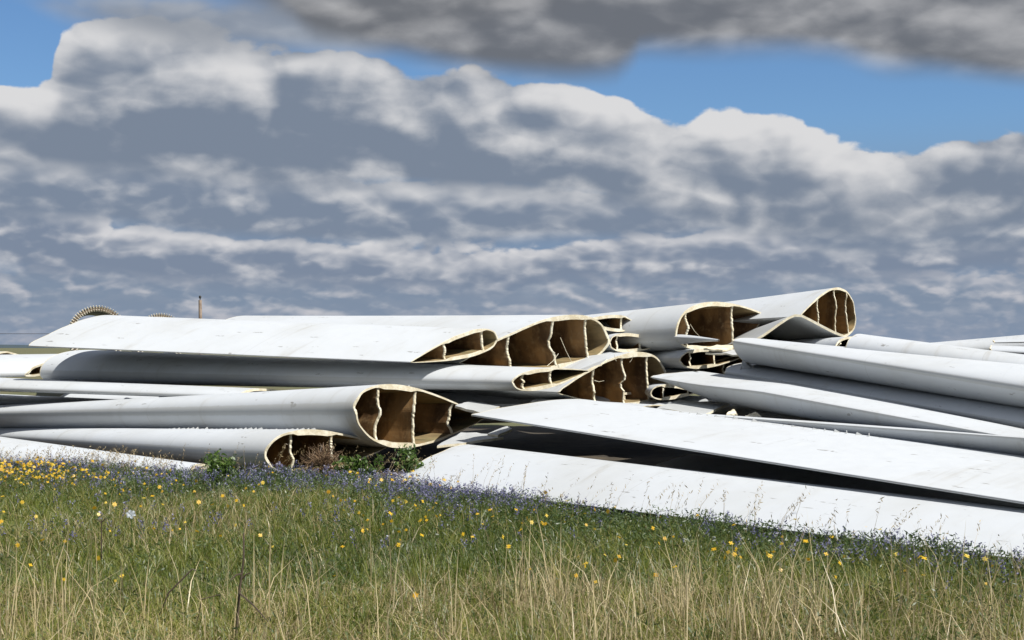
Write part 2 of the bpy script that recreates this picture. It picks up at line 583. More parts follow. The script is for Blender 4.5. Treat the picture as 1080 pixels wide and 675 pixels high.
def blade(label, stations, webs=(0.22, 0.5), wall=0.035, cap=0.03, ends=(True, True), jag=0.03,
          web_jag=0.075, fins=None, group='sawn turbine blade sections in the pile', webs_at=1, M=18, belly=0.0, bow=0.0, sharp=0.5):
    """a sawn length of turbine blade: hollow aerofoil shell, cut rims, shear webs"""
    BLADE_SEED[0] += 17
    seed = BLADE_SEED[0]
    st = [station(*s) for s in stations]
    mids = [0.5 * (s[0] + s[1]) for s in st]
    axis = mids[-1] - mids[0]
    L = np.linalg.norm(axis)
    axis = axis / L
    dist = [0.0]
    for i in range(1, len(mids)):
        dist.append(dist[-1] + np.linalg.norm(mids[i] - mids[i - 1]))
    dist = np.array(dist)
    half = NR // 2
    th = np.arange(NR) / NR * 2 * PI
    t = 0.5 * (1 + np.cos(th))                       # 0: trailing edge, half: leading edge, then back along the lower skin
    upper = th <= PI
    sgn = np.where(upper, 1.0, -1.0)

    def frame(s):
        LE = np.array([np.interp(s, dist, [q[0][k] for q in st]) for k in range(3)])
        TE = np.array([np.interp(s, dist, [q[1][k] for q in st]) for k in range(3)])
        f = s / dist[-1]
        off = np.array([0, 0, 4 * bow * f * (1 - f)])
        return LE + off, TE + off, np.interp(s, dist, [q[2] for q in st]), np.interp(s, dist, [q[3] for q in st])

    def wallw(tt):
        w = np.full_like(tt, wall)
        if len(webs) >= 2:
            a, b = webs[0], webs[1]
            w = w + cap * (1 / (1 + np.exp(-(tt - a) / 0.012))) * (1 / (1 + np.exp((tt - b) / 0.012)))
        return w * np.clip(0.30 + (1 - tt) * 2.2, 0.3, 1.0)

    def ring(s):
        LE, TE, tu, tl = frame(s)
        c = TE - LE
        cl = np.linalg.norm(c)
        n = np.cross(c, axis); n /= np.linalg.norm(n)
        if n[2] < 0:
            n = -n
        yu = tu * s_shape(t) + 0.004 * t
        yl = -tl * s_shape(t, sharp) - 0.004 * t
        if belly:
            yl = yl + belly * tl * np.clip((t - 0.55) / 0.45, 0, 1) ** 1.2 * np.sin(np.clip((t - 0.55) / 0.45, 0, 1) * PI) * 1.2
        y = np.where(upper, yu, yl)
        out = LE + t[:, None] * c + (y * cl)[:, None] * n
        # inner skin
        w = wallw(t) / cl
        yi = np.where(upper, yu - w, yl + w)
        ti = t + np.clip(0.05 - t, 0, 1) / 0.05 * (w * 1.0)
        mid = 0.5 * (yu + yl)
        yi = np.where(upper, np.maximum(yi, mid + 0.0006), np.minimum(yi, mid - 0.0006))
        inn = LE + ti[:, None] * c + (yi * cl)[:, None] * n
        return out, inn, LE, c, cl, n, tu, tl

    # spanwise positions, closer together near the cuts
    ss = [0.0, 0.12, 0.4] + list(np.linspace(0.9, L - 0.9, M)) + [L - 0.4, L - 0.12, L]
    ss = np.array([x for x in ss if 0 <= x <= L]) * dist[-1] / L
    ss = np.unique(ss)
    S = len(ss)
    outs, inns = np.zeros((S, NR, 3)), np.zeros((S, NR, 3))
    for i, s in enumerate(ss):
        r_ = ring(s)
        outs[i], inns[i] = r_[0], r_[1]
    j0 = smooth_noise(NR, 16, seed) * jag
    j1 = smooth_noise(NR, 16, seed + 1) * jag
    for arr in (outs, inns):
        arr[0] += j0[:, None] * axis
        arr[-1] += j1[:, None] * axis
    base = 0.5 * (mids[0] + mids[-1])
    base[2] = min(outs[:, :, 2].min(), base[2])
    root = thing('turbine_blade', base, label, 'turbine blade', group)
    idx = np.arange(S * NR).reshape(S, NR)
    V = np.concatenate([outs.reshape(-1, 3), inns.reshape(-1, 3)])
    F, mi = [], []
    nv = S * NR
    for i in range(S - 1):
        for k in range(NR):
            k2 = (k + 1) % NR
            F.append((idx[i, k], idx[i, k2], idx[i + 1, k2], idx[i + 1, k])); mi.append(0)
            F.append((nv + idx[i, k], nv + idx[i + 1, k], nv + idx[i + 1, k2], nv + idx[i, k2])); mi.append(1)
    off = (seed % 13) * 3.7
    uvo = np.stack([np.repeat(ss, NR) + off, np.tile(sgn * t, S)], -1)
    sh = mesh_obj('shell', V, F, [PAINT, INSIDE], root, True, mi, np.concatenate([uvo, uvo]))
    me = sh.data
    # trailing edge stays sharp
    # cut rims
    for e, (o_, i_, dirn) in enumerate(((outs[0], inns[0], -axis), (outs[-1], inns[-1], axis))):
        if not ends[e]:
            continue
        dd = (0.012 + 0.008 * np.abs(smooth_noise(NR, 30, seed + 5 + e)))[:, None] * dirn
        RV = np.concatenate([o_, o_ + dd, i_ + dd, i_])
        RF = []
        for k in range(NR):
            k2 = (k + 1) % NR
            for a in range(3):
                RF.append((a * NR + k, a * NR + k2, (a + 1) * NR + k2, (a + 1) * NR + k))
        mesh_obj('cut_rim', RV, RF, CUT, root)
    # shear webs
    for wi, tw in enumerate(webs):
        r = np.random.default_rng(seed + 31 * (wi + 1))
        ku = int(np.argmin(np.abs(t[:half + 1] - tw)))
        kl = NR - ku
        nvv = 26
        pos = sorted({0.0, L} | {min(L, x) for x in (0.25, 0.7, 1.6, 3.0, 5.0, 7.5)}) if webs_at == 1 else sorted({0.0, L, 0.4, 1.2, 3.0})
        sl = np.array([(L - x if webs_at == 1 else x) for x in pos]) * dist[-1] / L
        zz = np.linspace(0, 1, nvv)
        wav = np.convolve(np.cumsum(r.normal(0, 1, nvv + 4)), np.ones(5) / 5, 'valid'); wav -= np.linspace(wav[0], wav[-1], nvv); wav /= (np.abs(wav).max() + 1e-6)
        fine = r.normal(0, 0.22, nvv); fine[0] = fine[-1] = 0
        ax_out = axis if webs_at == 1 else -axis
        side_w = 0.026
        G = np.zeros((2, len(sl), nvv, 3))
        for i, s in enumerate(sl):
            o_, in_, LE, c, cl, n, tu, tl = ring(s)
            pu, pl = in_[ku], in_[kl]
            cd = c / cl
            p = pl + (pu - pl) * zz[:, None]
            hgt = np.linalg.norm(pu - pl)
            fade = max(0.0, 1.0 - abs(s - sl[0]) / 0.9)
            disp = -(web_jag * (0.45 + 0.55 * wav) + 0.3 * web_jag * fine) * np.sin(zz * PI) ** 0.5 - 0.015
            lat = 0.05 * hgt * wav * np.sin(zz * PI) * fade * (1 if wi % 2 else -1)
            if i == 0:
                p = p + disp[:, None] * ax_out
            p = p + lat[:, None] * cd
            G[0, i] = p - cd * side_w * 0.5
            G[1, i] = p + cd * side_w * 0.5
        WV = G.reshape(-1, 3)
        gi = np.arange(len(WV)).reshape(2, len(sl), nvv)
        WF = []
        for q in range(2):
            for i in range(len(sl) - 1):
                for k in range(nvv - 1):
                    f = (gi[q, i, k], gi[q, i + 1, k], gi[q, i + 1, k + 1], gi[q, i, k + 1])
                    WF.append(f if q else f[::-1])
        w_ = mesh_obj('shear_web', WV, WF, WEB, root)
        # sawn sandwich edge of the web
        ew = 0.95 + 0.25 * r.random(nvv)
        mid = 0.5 * (G[0, 0] + G[1, 0]); dlt = 0.5 * (G[1, 0] - G[0, 0])
        a0 = mid - dlt * ew[:, None]; a1 = mid + dlt * ew[:, None]
        push = ax_out * 0.02
        EV = np.concatenate([a0, a0 + push, a1 + push, a1])
        EF = []
        for k in range(nvv - 1):
            for q in range(3):
                EF.append((q * nvv + k, q * nvv + k + 1, (q + 1) * nvv + k + 1, (q + 1) * nvv + k))
        mesh_obj('web_edge', EV, EF, CUT, w_)
    # row of vortex fins along the upper skin
    if fins:
        tf, s0, s1, gap, fh = fins
        kf = int(np.argmin(np.abs(t[:half + 1] - tf)))
        mb = MB()
        s = s0 * dist[-1]
        q = 0
        while s < s1 * dist[-1]:
            o_, in_, LE, c, cl, n, tu, tl = ring(s)
            p = o_[kf]; cd = c / cl
            skew = 0.25 if q % 2 else -0.25
            d_ = cd * 0.5 + axis * skew; d_ /= np.linalg.norm(d_)
            sd = np.cross(d_, n) * 0.004
            a, b_ = p - d_ * 0.05 - n * 0.004, p + d_ * 0.05 - n * 0.004
            tp = p + d_ * 0.035 + n * fh * (0.25, 1.0, 0.6, 0.2, 1.15, 0.75, 0.4)[(q * 3 + q // 5) % 7]
            mb.add([a - sd, b_ - sd, tp - sd, a + sd, b_ + sd, tp + sd], [(0, 1, 2), (5, 4, 3), (0, 3, 4, 1), (1, 4, 5, 2), (2, 5, 3, 0)])
            s += gap * (1.0 if q % 2 else 0.75); q += 1
        f_ = mesh_obj('vortex_fins', mb.V, mb.F, PAINT, root)
        f_['kind'] = 'stuff'
    return root


GL = 'blade sections stacked on the left'
GC = 'blade sections in the middle of the pile'
GR = 'blade sections stacked on the right'
B = {}
# --- left stack, from the grass upwards
B['L5'] = blade('low white blade section lying in the flowers at the bottom left', [('L', -190, 478, 20.3, 1.7, 78, 12, .13, .08), ('L', 200, 499, 17.3, .6, 78, 4, .13, .06)], webs=(0.3,), group=GL)
B['L4'] = blade('lowest cut blade section on the left, tumbleweed in its open end', [('L', -60, 457, 23.4, 1.0, 45, 2, .10, .13), ('L', 279, 482, 17.5, 1.85, 42, 1, .165, .15)],
                webs=(0.23, 0.55), fins=(0.42, 0.62, 1.0, 0.12, 0.022), cap=0.045, group=GL, wall=.026, sharp=0.6)
B['L3'] = blade('large rounded white blade with three-cell open end above the tumbleweed', [('L', -110, 438, 23.6, 1.15, 48, 0, .085, .15), ('L', 372, 431, 18.2, 2.3, 44, -5, .155, .205)],
                webs=(0.19, 0.44, 0.75), fins=(0.42, 0.66, 1.0, 0.12, 0.024), group=GL, wall=.026, cap=0.045, sharp=0.6)
B['L2b'] = blade('thin shaded blade edge below the narrow white blade at far left', [('L', -140, 418, 24.6, 1.4, 70, 2, .05, .09), ('L', 150, 428, 22.2, .8, 70, 2, .05, .09)], webs=(0.3,), group=GL)
B['L2'] = blade('narrow white blade lying on the large rounded blade at left', [('L', -130, 406, 23.4, 1.5, 72, 4, .085, .05), ('L', 252, 419, 20.2, 1.0, 68, 4, .085, .05)], webs=(0.3,), group=GL)
B['L1'] = blade('broad white blade end at the far left edge, below the ridge tip', [('L', -190, 400, 24.2, 2.4, 72, 9, .07, .04), ('L', 26, 396, 24.8, 2.4, 58, 9, .07, .03)], webs=(0.3,), group=GL)
B['L0'] = blade('small white blade hump at the far left horizon', [('L', -140, 392, 29, 1.5, 75, 5, .18, .15), ('L', -8, 385, 28.5, 1.1, 70, 5, .22, .15)], webs=(0.3,), group=GL)
B['C3'] = blade('grey shaded blade under the overhang with small boxed open end', [('L', 43, 395, 23.6, 2.1, 50, 7, .15, .10), ('L', 540, 404, 19.6, 1.45, 40, 6, .095, .105)],
                webs=(0.16, 0.52), group=GC, wall=.018, cap=0.032, web_jag=.03)
B['C2'] = blade('wide flat-topped white blade with thin overhanging edge, top left', [('T', 30, 365, 22.3, 2.2, 60, 7, .145, .04), ('T', 434, 382, 19.9, 1.72, 45, 11, .135, .085)],
                webs=(0.18, 0.62), group=GC, wall=.018, cap=0.032, web_jag=.03)
B['A2'] = blade('biggest four-cell open blade at the top centre of the pile', [('T', 178, 371, 24.4, 2.5, 55, 6, .185, .06), ('T', 484, 383, 20.9, 2.72, 32, 7.5, .175, .12)],
                webs=(0.14, 0.38, 0.66), group=GC, wall=.03, cap=0.045)
B['C6'] = blade('small topmost boxed blade end behind the biggest open blade', [('T', 470, 345, 27.0, 1.1, 35, 3, .14, .12), ('T', 612, 339, 22.5, 1.0, 30, -2, .135, .135)],
                webs=(0.2, 0.72), group=GC, wall=.018, cap=0.032, web_jag=.03)
B['C5'] = blade('small oval boxed blade end right of the biggest open blade', [('L', 540, 363, 27.0, 1.2, 38, 0, .11, .1), ('L', 642, 362, 22.4, 1.15, 33, 0, .14, .125)],
                webs=(0.15, 0.55), group=GC, wall=.018, cap=0.032, web_jag=.03)
B['C4'] = blade('tall open blade end in the middle, below the biggest one', [('T', 330, 404, 25.4, 2.1, 48, 3, .14, .1), ('T', 588, 414, 21.0, 2.25, 38, 4, .215, .16)],
                webs=(0.17, 0.42, 0.68), group=GC, wall=.03, cap=0.045)
B['C7'] = blade('flattened boxed blade end below the dark pointed tip', [('L', 600, 378, 28.5, 1.3, 45, 0, .1, .1), ('L', 717, 380, 21.7, 1.45, 36, 3, .105, .105)],
                webs=(0.14, 0.5), group=GC, wall=.018, cap=0.032, web_jag=.03)
B['C8'] = blade('brown broken blade end behind the flattened boxed one', [('T', 600, 384, 29.0, 1.5, 45, 0, .12, .12), ('T', 730, 392, 22.4, 1.4, 32, 6, .12, .12)],
                webs=(0.2, 0.55), group=GC, wall=.024)
B['C9'] = blade('small boxed blade end low in the middle under the white pointed blade', [('L', 640, 405, 27.0, 1.0, 45, 0, .1, .1), ('L', 686, 415, 21.6, 1.0, 34, 1, .13, .11)],
                webs=(0.25, 0.75), group=GC, wall=.02, cap=0.032, web_jag=.02)
B['C10'] = blade('flat sliver of blade tip squeezed behind the lower right blades', [('L', 560, 424, 21.6, .7, 42, 0, .07, .04), ('L', 676, 431, 18.9, .75, 38, 0, .06, .04)],
                 webs=(0.3,), group=GC, wall=.015, cap=.0, web_jag=.02)
B['S'] = blade('grey pointed blade tip in the shade of the upper blades', [('L', 560, 355, 27.0, 1.1, 68, 4, .015, .18), ('L', 690, 354.5, 22.9, .9, 68, 4, .015, .23), ('L', 757, 359, 20.8, .10, 68, 4, .12, .14)],
               webs=(0.3,), group=GC, wall=.012, cap=.0, ends=(True, False), sharp=0.9)
B['X1'] = blade('dark shaded blade deep in the pile under the grey one', [('L', 60, 424, 26.0, 1.6, 55, 2, .10, .12), ('L', 640, 426, 22.0, 1.5, 45, 2, .10, .12)], webs=(0.3,), group=GC)
B['X2'] = blade('shaded blade flank glimpsed below the tall open blade end', [('L', 380, 440, 22.5, 1.5, 50, 2, .10, .12), ('L', 610, 434, 19.6, 1.3, 45, 0, .08, .10)], webs=(0.3,), group=GC)
# --- right stack
B['T1'] = blade('topmost white blade on the right with honeycomb-like open end', [('T', 540, 352, 29.0, 1.5, 60, 0, .13, .1), ('T', 843, 334, 22.4, 2.35, 55, 2, .195, .165)],
                webs=(0.16, 0.38, 0.68), group=GR, wall=.026, cap=.015)
B['T2'] = blade('white blade with wide dark open end below the topmost right blade', [('L', 470, 363, 25.8, 1.7, 48, 2, .17, .09), ('L', 712, 355, 22.2, 2.9, 38, 1.5, .185, .085)],
                webs=(0.10, 0.44, 0.68), group=GR, wall=.026, cap=0.045)
B['R5'] = blade('shaded blue-grey blade sandwiched under the big right blade', [('L', 764, 393, 20.8, 2.0, 62, 4, .04, .08), ('L', 1150, 461, 14.2, 2.1, 62, 5, .05, .08)], webs=(0.3,), group=GR)
B['R4'] = blade('white pointed blade tapering away to the right below the shaded one', [('L', 687, 398, 20.3, 1.3, 50, 3, .02, .05), ('L', 735, 406, 19.2, 1.5, 58, 3, .02, .16), ('L', 800, 413, 17.9, 1.55, 62, 3, .02, .2), ('L', 1090, 466, 13.3, 1.3, 62, -0.5, .015, .13)], webs=(0.3,), group=GR, sharp=0.8)
B['R6'] = blade('big white blade across the right with a grey rounded leading edge', [('L', 773, 360, 20.2, 2.5, 62, -0.5, .022, .125), ('L', 1140, 420, 14.4, 2.6, 62, 5, .06, .12)], webs=(0.25, 0.5), group=GR, wall=.04, sharp=0.78)
B['R7'] = blade('short white blade with a dark slot-like open end behind the big right blade', [('L', 760, 373, 25.5, 1.2, 40, 2, .14, .06), ('L', 880, 370, 20.9, 1.05, 30, 2, .19, .05)], webs=(0.12,), group=GR, wall=.035)
B['R6b'] = blade('white humped blade lying on the big right blade, right of the dark slot', [('L', 893, 372, 19.0, 1.8, 62, 3, .125, .05), ('L', 1130, 396, 15.8, 1.6, 62, 3, .075, .05)], webs=(0.3,), group=GR, wall=.03)
B['R8'] = blade('white blade rising behind the humped one at the right edge', [('L', 950, 377, 26.0, 1.6, 70, 2, .13, .08), ('L', 1220, 357, 24.0, 1.8, 70, 2, .13, .08)], webs=(0.3,), group=GR)
B['R9'] = blade('rounded blade nose at the right edge with a dark shadow beneath', [('L', 1044, 371, 19.6, 1.0, 66, 3, .07, .03), ('L', 1220, 380, 18.0, 1.2, 66, 3, .07, .05)], webs=(0.3,), group=GR)
B['R10'] = blade('thin white blade edge topmost at the right edge', [('L', 1050, 361.5, 21.0, .9, 70, 2, .04, .015), ('L', 1230, 359, 19.6, 1.2, 70, 3, .05, .03)], webs=(0.3,), group=GR)
B['F3'] = blade('dark shaded blade flank between the two lower right blades and the tapering one', [('L', 700, 435, 18.2, 1.1, 62, -3, .012, .18), ('L', 1150, 467, 12.8, 1.2, 62, -3, .012, .18)], webs=(0.3,), group=GR, sharp=0.85)
B['X4'] = blade('shaded blade back wedged behind the upper front blade', [('L', 640, 428, 22.6, 1.5, 55, 0, .06, .12), ('L', 900, 443, 17.9, 1.3, 55, 0, .05, .12)], webs=(0.3,), group=GR)
B['X5'] = blade('blade back in the hollow behind the pale torn sheet', [('L', 640, 421, 24.5, 1.6, 55, 0, .06, .1), ('L', 880, 432, 19.9, 1.5, 58, 0, .05, .1)], webs=(0.3,), group=GR)
B['X6'] = blade('blade under the rounded nose at the right edge, hardly showing', [('L', 1010, 402, 22.5, 2.2, 66, 1, .17, .14), ('L', 1330, 412, 19.0, 2.2, 66, 1, .17, .14)], webs=(0.3,), group=GR)
B['X7'] = blade('bottom blade carrying the right edge of the pile, in shade', [('L', 1000, 436, 22.0, 2.4, 66, 0, .17, .15), ('L', 1330, 452, 18.6, 2.4, 66, 0, .17, .15)], webs=(0.3,), group=GR)
B['F2'] = blade('upper of the two broad white blades at the front right', [('T', 498, 438, 17.3, 2.55, 48, 0.5, .05, .03), ('T', 1190, 548, 10.6, 2.6, 48, 1.0, .045, .03)],
                webs=(0.3, 0.55), fins=(0.22, 0.2, 0.62, 0.17, 0.035), group=GR, wall=.04)
B['F1'] = blade('lowest broad white blade at the front right, meeting the grass', [('T', 412, 508, 16.2, 1.4, 46, 12.5, .085, .05), ('T', 1230, 609, 9.6, 1.15, 46, 8, .085, .05)],
                webs=(0.3, 0.55), group=GR, wall=.04)
B['X3'] = blade('added hidden blade blocking light under the upper front blade', [('T', 690, 492, 17.6, 1.2, 50, 0, .08, .05), ('T', 1260, 556, 12.3, 1.4, 50, 0, .10, .05)], webs=(0.3,), group=GR)  # added behind the gap to stop sunlight leaking through
# ------------------------------------------------------------------ broken pieces lying in the pile
def slab(name, label, cat, pts, th, mats, group=None, hole=None):
    """flat broken panel: polygon of (px, py, d) corners with real thickness"""
    P = np.array([at(*p) for p in pts])
    n = np.zeros(3)
    for i in range(len(P)):
        n += np.cross(P[i], P[(i + 1) % len(P)])
    n /= np.linalg.norm(n)
    if n[2] < 0:
        n = -n
    root = thing(name, P.mean(0) - n * th, label, cat, group)
    # subdivide the outline and make it uneven
    ring_ = []
    r = np.random.default_rng(len(label))
    for i in range(len(P)):
        a, b = P[i], P[(i + 1) % len(P)]
        for k in range(5):
            f = k / 5
            p = a + (b - a) * f
            if k:
                p = p + r.normal(0, 0.006, 3)
            ring_.append(p)
    R_ = np.array(ring_)
    m_ = len(R_)
    V = np.concatenate([R_, R_ - n * th])
    mesh_obj('skin', np.concatenate([R_, R_ - n * th]), [tuple(range(m_)), tuple(range(2 * m_ - 1, m_ - 1, -1))], mats[0], root)
    mesh_obj('broken_edge', V * 1.0, [(k, m_ + k, m_ + (k + 1) % m_, (k + 1) % m_) for k in range(m_)], mats[1], root)
    if hole is not None:
        c = at(*hole) + n * 0.003
        u = np.cross(n, [0, 1, 0]); u /= np.linalg.norm(u); v = np.cross(n, u)
        HV, HF = [], []
        for k in range(14):
            a = 2 * PI * k / 14
            q = 0.055 * u * math.cos(a) + 0.09 * v * math.sin(a)
            HV += [c + q, c + q * 0.7 - n * 0.02]
        for k in range(14):
            k2 = (k + 1) % 14
            HF.append((2 * k, 2 * k2, 2 * k2 + 1, 2 * k + 1))
        HF.append(tuple(2 * k + 1 for k in range(14)))
        mesh_obj('drain_hole', HV, HF, DARK, root)
    return root


GP = 'broken panels between the blades'
slab('broken_panel', 'flat white broken panel with a dark hole beside the three-cell blade end', 'panel',
     [(461, 470, 17.0), (486, 456, 18.2), (514, 457.5, 18.4), (531, 461, 17.6)], 0.03, (PAINT, CUT), GP, (499, 462.0, 17.7))
slab('broken_panel', 'narrow pale strip leaning over the holed white panel', 'panel',
     [(514, 457.5, 17.9), (534, 449.5, 18.3), (540, 452, 18.0), (525, 459, 17.6)], 0.03, (PAINT, CUT), GP)
slab('broken_panel', 'white sheet lying below the small boxed end in the centre', 'panel',
     [(480, 428, 18.9), (496, 422.5, 20.2), (528, 428, 19.8), (512, 436, 18.6)], 0.03, (PAINT, CUT), GP)
slab('broken_panel', 'pale torn sheet behind the fins of the upper front blade', 'panel',
     [(692, 431, 18.6), (716, 421.5, 20.6), (770, 425, 20.0), (742, 437, 17.9)], 0.03, (PAINT, CUT), GP)
for k, (a, b_, c_) in enumerate([((766, 437, 18.0), (773, 431, 18.3), (778, 437, 18.0)), ((786, 438, 17.9), (797, 434, 18.2), (803, 438.5, 17.8))]):
    slab('shard', ['upright pale shard left of its twin below the tapering blade', 'flat pale shard right of its twin below the tapering blade'][k], 'shard', [a, b_, c_], 0.02, (CUT, CUT), 'pale shards in the gaps')


for lab, pts in [('torn tan strip under the wide dark open end', [(742, 367.5, 21.2), (756, 363.5, 21.9), (779, 364.5, 21.7), (762, 369, 21.1)]),
                 ('curled pale skin flap above the flattened boxed end', [(744, 372, 21.2), (752, 367, 21.6), (776, 368.5, 21.5), (780, 374, 21.0)]),
                 ('pale splinter leaning at the tip of the big right blade', [(780, 391, 20.6), (783, 377, 20.9), (787, 380, 20.9), (797, 391, 20.6)]),
                 ('grey shell scrap below the biggest open blade', [(600, 397, 20.6), (612, 389, 21.0), (640, 378, 21.2), (634, 384, 20.8)])]:
    slab('broken_panel', lab, 'panel', pts, 0.025, (CUT if 'tan' in lab else PAINT, CUT), GP)


def bent_panel():
    prof = [(796, 357.5), (804, 353), (812, 347.5), (821, 341), (830, 335), (838, 331.5), (846, 332), (856, 337), (868, 343.5), (880, 349.5), (890, 353.5)]
    d0 = 21.6
    P = np.array([at(x, y, d0) for x, y in prof])
    nrm = []
    for i in range(len(P)):
        tg = P[min(i + 1, len(P) - 1)] - P[max(i - 1, 0)]
        q = np.array([-tg[2], 0, tg[0]]); nrm.append(q / np.linalg.norm(q))
    nrm = np.array(nrm)
    root = thing('bent_skin_panel', P.mean(0), 'grey arched skin panel buckled between the two upper right blade ends', 'panel')
    K, V, F = 6, [], []
    m_ = len(P)
    for k in range(K):
        f = k / (K - 1)
        for side in (0, 1):
            for i in range(m_):
                V.append(P[i] + np.array([-0.3 * f, 2.2 * f, -0.12 * f - 0.25 * f * (P[i][2] - P[0][2])]) - nrm[i] * (0.035 if side else 0))
    ix = lambda k, s_, i: (k * 2 + s_) * m_ + i
    for k in range(K - 1):
        for i in range(m_ - 1):
            F.append((ix(k, 0, i), ix(k, 0, i + 1), ix(k + 1, 0, i + 1), ix(k + 1, 0, i)))
            F.append((ix(k, 1, i), ix(k + 1, 1, i), ix(k + 1, 1, i + 1), ix(k, 1, i + 1)))
    mesh_obj('skin', V, F, PAINT, root, True)
    E = [V[ix(0, s_, i)] + np.array([0, -dy, 0]) for dy in (0, 0.015) for s_ in (0, 1) for i in range(m_)]
    EF = []
    for i in range(m_ - 1):
        EF.append((2 * m_ + i, 3 * m_ + i, 3 * m_ + i + 1, 2 * m_ + i + 1))
        EF.append((i, 2 * m_ + i, 2 * m_ + i + 1, i + 1))
        EF.append((m_ + i, m_ + i + 1, 3 * m_ + i + 1, 3 * m_ + i))
    mesh_obj('cut_rim', E, EF, CUT, root)


bent_panel()


# torn glass strands hanging in the biggest open ends
def strands(root, pairs):
    for a, b_ in pairs:
        p, q = at(*a), at(*b_)
        mid = 0.5 * (p + q) + np.array([0.0, 0.0, -0.02])
        V, F = tube([p, mid, q], [0.0045, 0.004, 0.003], 5)
        mesh_obj('torn_strand', V, F, CUT, root)


strands(B['A2'], [((577, 386, 21.4), (589, 373, 21.72)), ((591, 356, 21.74), (603, 382, 21.8))])
strands(B['C4'], [((626, 401, 21.3), (637, 401.5, 21.4)), ((648, 374, 21.4), (650, 381, 21.4)), ((668, 375, 21.7), (664, 382, 21.7))])
strands(B['T2'], [((728, 342, 22.3), (738, 355, 22.6))])


# ------------------------------------------------------------------ blade roots with bolt circles far behind the pile
def blade_root(label, px, py, d, rad, yaw, length, tilt=0.0):
    c = at(px, py, d)
    a = np.array([math.sin(yaw), -math.cos(yaw), tilt]); a /= np.linalg.norm(a)
    u = np.cross(a, [0, 0, 1.0]); u /= np.linalg.norm(u)
    v = np.cross(u, a)
    root = thing('blade_root', (c[0], c[1] + 1.0, 0), label, 'blade root', 'bolted blade roots behind the pile')
    n = 64

    def circ(r, s):
        return [c + a * s + r * (math.cos(2 * PI * k / n) * u + math.sin(2 * PI * k / n) * v) for k in range(n)]

    def loft(rings):
        V = sum(rings, [])
        F = [(i * n + k, i * n + (k + 1) % n, (i + 1) * n + (k + 1) % n, (i + 1) * n + k) for i in range(len(rings) - 1) for k in range(n)]
        return V, F
    V, F = loft([circ(rad, 0), circ(rad, -length * 0.4), circ(rad * 0.97, -length), circ(rad * 0.86, -length), circ(rad * 0.90, 0)])
    mesh_obj('barrel', V, F, PAINT, root, True)
    V, F = loft([circ(rad * 1.005, -0.02), circ(rad * 1.005, 0.05), circ(rad * 0.86, 0.05), circ(rad * 0.86, -0.02)])
    mesh_obj('flange_ring', V, F, STEEL, root)
    for nm, rr, hh in (('outer_studs', rad * 0.985, 0.1), ('inner_studs', rad * 0.84, 0.1)):
        mb = MB()
        nb = 64
        for k in range(nb):
            th = 2 * PI * (k + 0.5) / nb
            rd = math.cos(th) * u + math.sin(th) * v
            p = c + rr * rd + a * 0.045
            V, F = tube([p - rd * 0.03 * (1 if rr > rad * .9 else 0), p + rd * 0.06 + a * 0.03], 0.018, 6)
            mb.add(V, F)
        o = mesh_obj(nm, mb.V, mb.F, STUD, root)
        o['kind'] = 'stuff'
    # timber cradle under the barrel, standing on the ground
    zb = c[2] - rad
    for s_ in (-0.5, -length + 0.5):
        q = c + a * s_
        w = rad * 0.75
        V = [(q[0] + sx * w, q[1] + sy * 0.2, zz) for zz in (-0.03, zb + 0.12) for sx, sy in ((-1, -1), (1, -1), (1, 1), (-1, 1))]
        mesh_obj('cradle_block', V, [(0, 3, 2, 1), (4, 5, 6, 7), (0, 1, 5, 4), (1, 2, 6, 5), (2, 3, 7, 6), (3, 0, 4, 7)], WOOD, root)
    return root


blade_root('larger bolted blade root ring showing above the ridge at the left', 103, 353, 46.0, 0.90, 0.32, 7.0)
blade_root('lower bolted blade root ring just peeping over the ridge', 169, 357.5, 50.0, 0.86, 0.30, 7.0)


# ------------------------------------------------------------------ post, far wire line
def post():
    b_ = at(211.5, 340, 62.0)
    root = thing('wooden_post', (b_[0], b_[1], -0.03), 'brown wooden post standing up behind the left ridge', 'post')
    top = at(211.5, 316.5, 62.0)[2]
    V, F = tube([(b_[0], b_[1], -0.1), (b_[0] + 0.01, b_[1], top * 0.5), (b_[0] - 0.02, b_[1], top)], [0.085, 0.08, 0.07], 12)
    mesh_obj('shaft', V, F, WOOD, root)
    V, F = tube([(b_[0] - 0.02, b_[1], top), (b_[0] - 0.02, b_[1], top + 0.06), (b_[0] - 0.02, b_[1], top + 0.1), (b_[0] - 0.02, b_[1], top + 0.17), (b_[0] - 0.02, b_[1], top + 0.2)], [0.02, 0.02, 0.055, 0.055, 0.02], 10)
    mesh_obj('insulator', V, F, DARK, root)


post()


def wire_line():
    d = 190.0
    root = thing('power_line', (-150, d, 0), 'thin far power line crossing the sky at the left', 'power line')
    z = at(30, 352, d)[2]
    xs = [-150, -90, -30]
    for x in xs:
        V, F = tube([(x, d, -0.2), (x, d, z * 0.6), (x, d, z + 0.25)], [0.13, 0.12, 0.10], 8)
        mesh_obj('pole', V, F, WOOD, root)
    path = []
    for i in range(len(xs) - 1):
        for k in range(16):
            f = k / 16
            path.append((xs[i] + (xs[i + 1] - xs[i]) * f, d, z + 0.12 - 0.5 * 4 * f * (1 - f) * 0.25))
    path.append((xs[-1], d, z + 0.12))
    V, F = tube(path, 0.032, 5)
    mesh_obj('wire', V, F, DARK, root)


wire_line()

